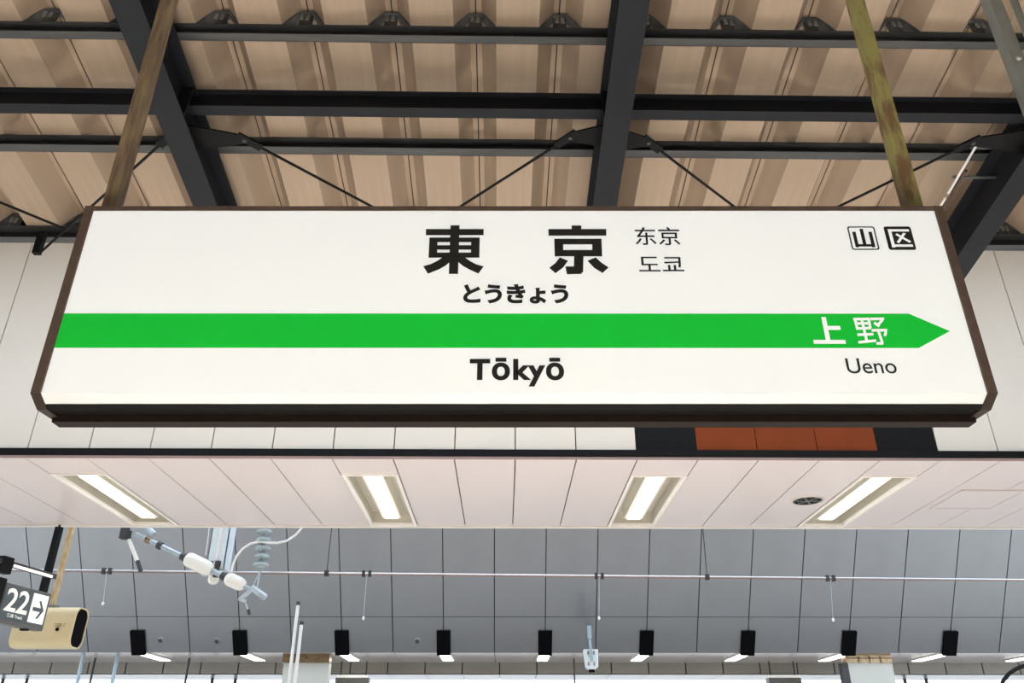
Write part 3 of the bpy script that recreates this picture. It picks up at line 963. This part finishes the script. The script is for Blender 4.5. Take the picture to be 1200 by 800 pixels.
# ================================================================== TRACK NUMBER SIGN
NY = 10.25
nr = at(61, 695.5, NY)
d_ = Vector((0.175, 0.985, 0)).normalized()
rz = math.atan2(d_.y, d_.x)
NW, NH = 0.79, 0.438
ncen = nr - d_ * NW / 2 - Vector((0, 0, NH))
ns = empty('track_sign', ncen, (0, 0, rz), label='slate track number sign reading 22 with a white arrow panel', category='sign')
MB().box(-NW / 2, NW / 2, 0.0, 0.12, 0, NH).build('case', 'sign_frame', ns, bevel=0.012, local=True)
MB().box(-NW / 2 + 0.035, NW / 2 - 0.03, -0.006, 0.0, 0.05, NH - 0.03).build('face', 'sign_slate', ns, local=True)
fx0, fx1 = -NW / 2 + 0.035, NW / 2 - 0.03
fz0, fz1 = 0.05, NH - 0.03
fw, fh = fx1 - fx0, fz1 - fz0
text_mb('22', fx0 + 0.05 * fw, fx0 + 0.56 * fw, fz0 + 0.24 * fh, fz0 + 0.95 * fh, -0.008, bold=0.018, tight=0.98).build('number', 'white_lit', ns, local=True)
text_mb('番線 Track', fx0 + 0.15 * fw, fx0 + 0.50 * fw, fz0 + 0.07 * fh, fz0 + 0.19 * fh, -0.008, bold=0.012).build('caption', 'white_lit', ns, local=True)
ap = MB().box(fx0 + 0.62 * fw, fx0 + 0.98 * fw, -0.0075, -0.006, fz0 + 0.05 * fh, fz0 + 0.97 * fh).build('arrow_panel', 'white_lit', ns, local=True)
x0, w_ = fx0 + 0.62 * fw, 0.36 * fw
zc_ = fz0 + 0.48 * fh
ar = MB()
ar.flat([(x0 + 0.14 * w_, zc_ - 0.022), (x0 + 0.80 * w_, zc_ - 0.022), (x0 + 0.80 * w_, zc_ + 0.022), (x0 + 0.14 * w_, zc_ + 0.022)], -0.009)
for sg in (-1, 1):
    ar.flat([(x0 + 0.86 * w_, zc_), (x0 + 0.70 * w_, zc_), (x0 + 0.44 * w_, zc_ + sg * 0.10), (x0 + 0.58 * w_, zc_ + sg * 0.10)][::sg], -0.009)
ar.build('arrow', 'sign_slate', ap, local=True)
MB().box(-NW / 2 - 0.16, -NW / 2 - 0.002, -0.02, 0.14, -0.02, NH + 0.03).build('end_box', 'black', ns, local=True)
MB().box(0.13, 0.19, 0.02, 0.10, -0.02, 0.0).build('foot', 'black', ns, local=True)
# hangers and the lamp bar above
hh = Z0 - ncen.z
MB().box(NW / 2 - 0.13, NW / 2 - 0.06, 0.02, 0.09, NH - 0.002, hh).build('hanger', 'black', ns, local=True)
MB().box(-NW / 2 - 0.12, -NW / 2 - 0.05, 0.02, 0.09, NH + 0.02, hh - 0.9).build('hanger', 'black', ns, local=True)
lb = MB().box(-NW / 2 - 0.3, NW / 2 - 0.03, -0.03, 0.03, NH + 0.17, NH + 0.225).build('lamp_bar', 'clamp', ns, local=True)
MB().box(-NW / 2 + 0.02, NW / 2 - 0.12, -0.045, -0.03, NH + 0.168, NH + 0.195).build('lamp_tube', 'tube_lit', lb, local=True, label='glowing tube')
MB().box(-NW / 2 - 0.16, -NW / 2 + 0.0, -0.04, 0.05, NH + 0.08, NH + 0.26).build('lamp_box', 'black', ns, local=True)

# beige hooded box behind the sign
BY = 10.7
bz0, bz1 = at(45, 758, BY).z, at(95, 711, BY + 0.1).z
bx_0, bx_1 = at(11, 745, BY).x, at(77, 757, BY).x + 0.03
hb_ = empty('hooded_box', ((bx_0 + bx_1) / 2, BY, bz0), label='beige hooded equipment box with a black open end, behind the track sign', category='box')
H_ = bz1 - bz0
D_ = 0.34


def rprof(y0, y1, z0, z1, r, sh=0.0):
    out = []
    for cy, cz, a0 in ((y1 - r, z1 - r, 0), (y0 + r, z1 - r, 90), (y0 + r, z0 + r, 180), (y1 - r, z0 + r, 270)):
        for i in range(7):
            a = R(a0 + 15 * i)
            yy, zz = cy + r * math.cos(a), cz + r * math.sin(a)
            out.append((yy + sh * (zz - z0) / (z1 - z0), zz))
    return out


outer = rprof(BY, BY + D_, bz0, bz1, 0.12, 0.02)
inner = rprof(BY + 0.018, BY + D_ - 0.018, bz0 + 0.018, bz1 - 0.018, 0.105, 0.02)
no = len(outer)
hb = MB()
vs = [(bx_0, y, z) for y, z in outer] + [(bx_1, y, z) for y, z in outer] + [(bx_1, y, z) for y, z in inner] + [(bx_1 - 0.3, y, z) for y, z in inner]
fs = [tuple(range(no))]
for L0 in range(3):
    fs += [(L0 * no + i, L0 * no + (i + 1) % no, (L0 + 1) * no + (i + 1) % no, (L0 + 1) * no + i) for i in range(no)]
hb.add(vs, fs).build('hood', 'beige', hb_, smooth=True)
lin = MB()
lin.prism(rprof(BY + 0.0185, BY + D_ - 0.0185, bz0 + 0.0185, bz1 - 0.0185, 0.104, 0.02), bx_1 - 0.012, bx_1 - 0.02, 'x')
lin.build('dark_opening', 'slot', hb_)
hp_ = at(67, 737, BY)
MB().lathe((hp_.x, BY + 0.004, hp_.z), (hp_.x, BY - 1, hp_.z), [(0, 0.022), (0.008, 0.022)], 14).build('knob', 'slot', hb_)
mk = MB()
for i, (a, b_) in enumerate(((64.0, 66.0), (66.6, 69.0), (69.6, 72.4), (74.5, 76.3))):
    for (u0, u1, q0, q1) in ((0, 1, 0.0, 0.18), (0, 1, 0.8, 1.0), (0.1, 0.35, 0, 1), (0.65, 0.9, 0, 1))[: 4 if i in (1, 2) else 3]:
        xa, xb = at(lerp(a, b_, u0), 732, BY).x, at(lerp(a, b_, u1), 732, BY).x
        za, zb_ = at(60, 733.8, BY).z, at(60, 730.4, BY).z
        mk.flat([(xa, lerp(za, zb_, q0)), (xb, lerp(za, zb_, q0)), (xb, lerp(za, zb_, q1)), (xa, lerp(za, zb_, q1))], BY - 0.002)
mk.build('marking', 'mark_brown', hb_)
px0 = at(66, 690, BY + 0.17).x
MB().box(px0 - 0.032, px0 + 0.032, BY + 0.14, BY + 0.20, bz1 + 0.03, Z0 + 0.5).build('hanger', 'beige_pole', hb_)
MB().box(px0 - 0.03, px0 + 0.03, (SM @ Vector((px0, SD + 0.001, 0))).y, BY + 0.20, Z0 + 0.5, Z0 + 0.56).build('support_arm', 'beige_pole', hb_)
MB().box(px0 - 0.07, px0 + 0.07, BY + 0.12, BY + 0.22, bz1 - 0.02, bz1 + 0.03).build('bracket', 'galv', hb_)

# ================================================================== FAR DETAILS
def vpole(px, py, Y, r, ztop, zbot, material, lab, name='pole', grp=None):
    p = at(px, py, Y)
    kw = dict(group=grp) if grp else {}
    return MB().tube((p.x, Y, zbot), (p.x, Y, ztop), r, 12).build(name, material, smooth=True, label=lab, category='pole', **kw)


vpole(97, 770, 16.55, 0.034, GZ, 0, 'bluepipe', 'pale blue pipe below the grey wall, nearer the beige box', 'pipe_post', 'pale blue pipes')
vpole(137.5, 770, 16.55, 0.034, GZ, 0, 'bluepipe', 'pale blue pipe below the grey wall, farther from the beige box', 'pipe_post', 'pale blue pipes')
vpole(112, 770, 17.4, 0.022, GZ, 0, 'clamp', 'thin dark post between the two pale blue pipes', 'thin_post')
vpole(222, 770, 17.4, 0.022, GZ, 0, 'clamp', 'thin dark post below the porcelain insulators', 'thin_post')
vpole(672.5, 770, 17.4, 0.016, GZ, 0, 'clamp', 'thin dark post beside the twin-lens device', 'thin_post')
for px, py0, lab in ((348, 709, 'taller of the twin white poles in front of the grey wall'), (352, 732, 'shorter of the twin white poles in front of the grey wall')):
    p = at(px, py0 + 10, 12.6)
    zt_ = at(px, py0, 12.6).z
    r = empty('white_pole', (p.x, 12.6, 0), label=lab, category='pole', group='twin white poles')
    MB().tube((p.x, 12.6, 0), (p.x, 12.6, zt_), 0.024, 12).build('shaft', 'whitepipe', r, smooth=True)
    MB().lathe((p.x, 12.6, zt_), (p.x, 12.6, zt_ + 1), [(0, 0.03), (0.04, 0.03), (0.055, 0.02)], 12).build('cap', 'clamp', r, smooth=True)


def column(px0, px1, lab, dark):
    Y = 16.6
    x0, x1 = at(px0, 785, Y).x, at(px1, 785, Y).x
    r = empty('column', ((x0 + x1) / 2, Y, 0), label=lab, category='column', group='pale columns under the far soffit')
    zk = at(600, 776.5, Y).z
    MB().box(x0, x1, Y, Y + 0.22, 0, zk).build('shaft', 'column', r)
    if dark:
        MB().box(x0 - 0.13, x0 - 0.002, Y, Y + 0.16, 0, zk).build('edge_strip', 'clamp', r)
    hd = MB().box(x0 - 0.03, x1 + 0.0, Y - 0.02, Y + 0.22, zk, GZ - 0.001).build('capital', 'bronze', r, label='bronze capital')
    for q in range(1, 4):
        xx = lerp(x0, x1, q / 4)
        MB().box(xx - 0.012, xx + 0.012, Y - 0.03, Y - 0.02, zk, GZ - 0.04).build('rib', 'mark_brown', hd)
    zm = lerp(zk, GZ, 0.45)
    MB().box(x0, x1, Y - 0.03, Y - 0.0205, zm, zm + 0.02).build('rib', 'mark_brown', hd)


column(331.5, 385, 'pale column behind the twin white poles', False)
column(995, 1047, 'pale column with a dark edge towards the arrow end', True)
for px0, px1, lab in ((393, 432, 'small dark hanging cabinet with a lit top beside the column by the white poles'), (901, 939, 'small dark hanging cabinet with a lit top towards the arrow end')):
    Y = 17.9
    x0, x1 = at(px0, 795, Y).x, at(px1, 795, Y).x
    zt_ = at(600, 790, Y).z
    r = empty('hanging_cabinet', ((x0 + x1) / 2, Y, zt_ - 0.7), label=lab, category='cabinet', group='small dark cabinets')
    MB().box(x0, x1, Y, Y + 0.25, zt_ - 0.7, zt_ - 0.06).build('body', 'sign_frame', r, bevel=0.01)
    MB().box(x0 + 0.02, x1 - 0.02, Y + 0.02, Y + 0.22, zt_ - 0.06, zt_ - 0.01).build('lit_top', 'white_lit', r)
    for xx in (x0 + 0.08, x1 - 0.08):
        MB().tube((xx, Y + 0.12, zt_ - 0.02), (xx, Y + 0.12, GZ), 0.015).build('hanger', 'clamp', r, smooth=True)

# twin-lens device on an arm from the grey wall
Y = 15.3
pT, pB = at(690, 733, 15.95), at(692.5, 774, Y - 0.12)
dv = empty('twin_lens_device', at(692, 787, Y), label='white box with two dark lenses on a blue-grey arm in front of the grey wall', category='camera')
xa, xb = at(684, 775, Y).x, at(701, 775, Y).x
za, zb2 = at(690, 784.5, Y).z, at(690, 761, Y).z
MB().prism([(xa, zb2), (xb, zb2), (xb - 0.01, za + 0.04), (xb - 0.06, za), (xa + 0.07, za), (xa + 0.03, za + 0.04)], Y - 0.08, Y + 0.1, 'y').build('body', 'device', dv, bevel=0.01)
MB().bar(at(690.3, 733, Y - 0.1), at(691, 748, Y - 0.1), 0.07, 0.06, (0, 1, 0)).build('arm_top', 'bluepipe', dv)
MB().bar(at(691, 748, Y - 0.1), at(693.5, 774, Y - 0.1), 0.045, 0.03, (0, 1, 0)).build('arm', 'bluepipe', dv)
q0 = at(690.3, 736, Y - 0.1)
qd = GM @ Vector((0, 0, 0.02 * ZS))
gn = (gm @ Vector((0, 0, ZS))).normalized()
ab = Vector((q0.x * 0.06, 1, 0.16)).normalized()
hit = q0 + ab * (((qd - q0).dot(gn)) / ab.dot(gn))
MB().bar(q0, hit, 0.05, 0.05).build('wall_stub', 'bluepipe', dv)
for dx in (-0.022, 0.03):
    lc = Vector(((xa + xb) / 2 + dx, Y - 0.03, za + 0.01))
    MB().lathe(lc, lc + Vector((0, -0.6, -1)), [(0, 0.026), (0.05, 0.028), (0.06, 0.02)], 12).build('lens', 'slot', dv, smooth=True)
for dx in (0.05, -0.05):
    for zz in (zb2 - 0.06, za + 0.09):
        MB().box((xa + xb) / 2 + dx - 0.015, (xa + xb) / 2 + dx + 0.015, Y - 0.085, Y - 0.079, zz - 0.03, zz + 0.03).build('pad', 'galv', dv)

# small ceiling speakers on the grey wall
for px, py, lab in ((188, 750, 'small round fitting on the grey wall past the beige box'), (254, 751, 'small dark round fitting on the grey wall below the porcelain insulators'),
                    (489, 751, 'small round fitting on the grey wall between the middle black boxes')):
    q = at(px, py, 16.2)
    o = Vector((0, 0, E))
    dq = (q - o).normalized()
    s_ = o + dq * ((qd - o).dot(gn) / dq.dot(gn))
    r = empty('wall_fitting', s_, label=lab, category='fitting', group='round fittings on the grey wall')
    MB().lathe(s_, s_ + gn, [(0, 0.07), (0.01, 0.065), (0.012, 0.04)], 14).build('rim', 'galv', r, smooth=True)
    MB().lathe(s_ + gn * 0.012, s_ + gn, [(0, 0.04), (0.012, 0.03)], 12).build('centre', 'clamp', r, smooth=True)

# dark curved cable at the lower corner
MB().path([at(x, y, 14.0) for x, y in ((1172, 806), (1176, 797), (1182, 789.5), (1190, 784), (1198, 780.5), (1210, 778))], 0.03, 8).build(
    'curved_cable', 'rod', smooth=True, label='thick black cable arching into the lower corner', category='cable')

for px, lab in ((4, 'thin dark far post at the picture edge, below the taupe band'), (32, 'thin dark far post below the beige hooded box'),
                (249, 'thin dark far post between the insulators and the pale column'), (276, 'thin dark far post just before the pale column'),
                (1060, 'thin dark far post just past the dark-edged column'), (1085, 'thin dark far post beneath the taupe band, before the black cable')):
    vpole(px, 795, 19.5, 0.035, s3.location.z, 0, 'clamp', lab, 'far_post', 'far thin posts')
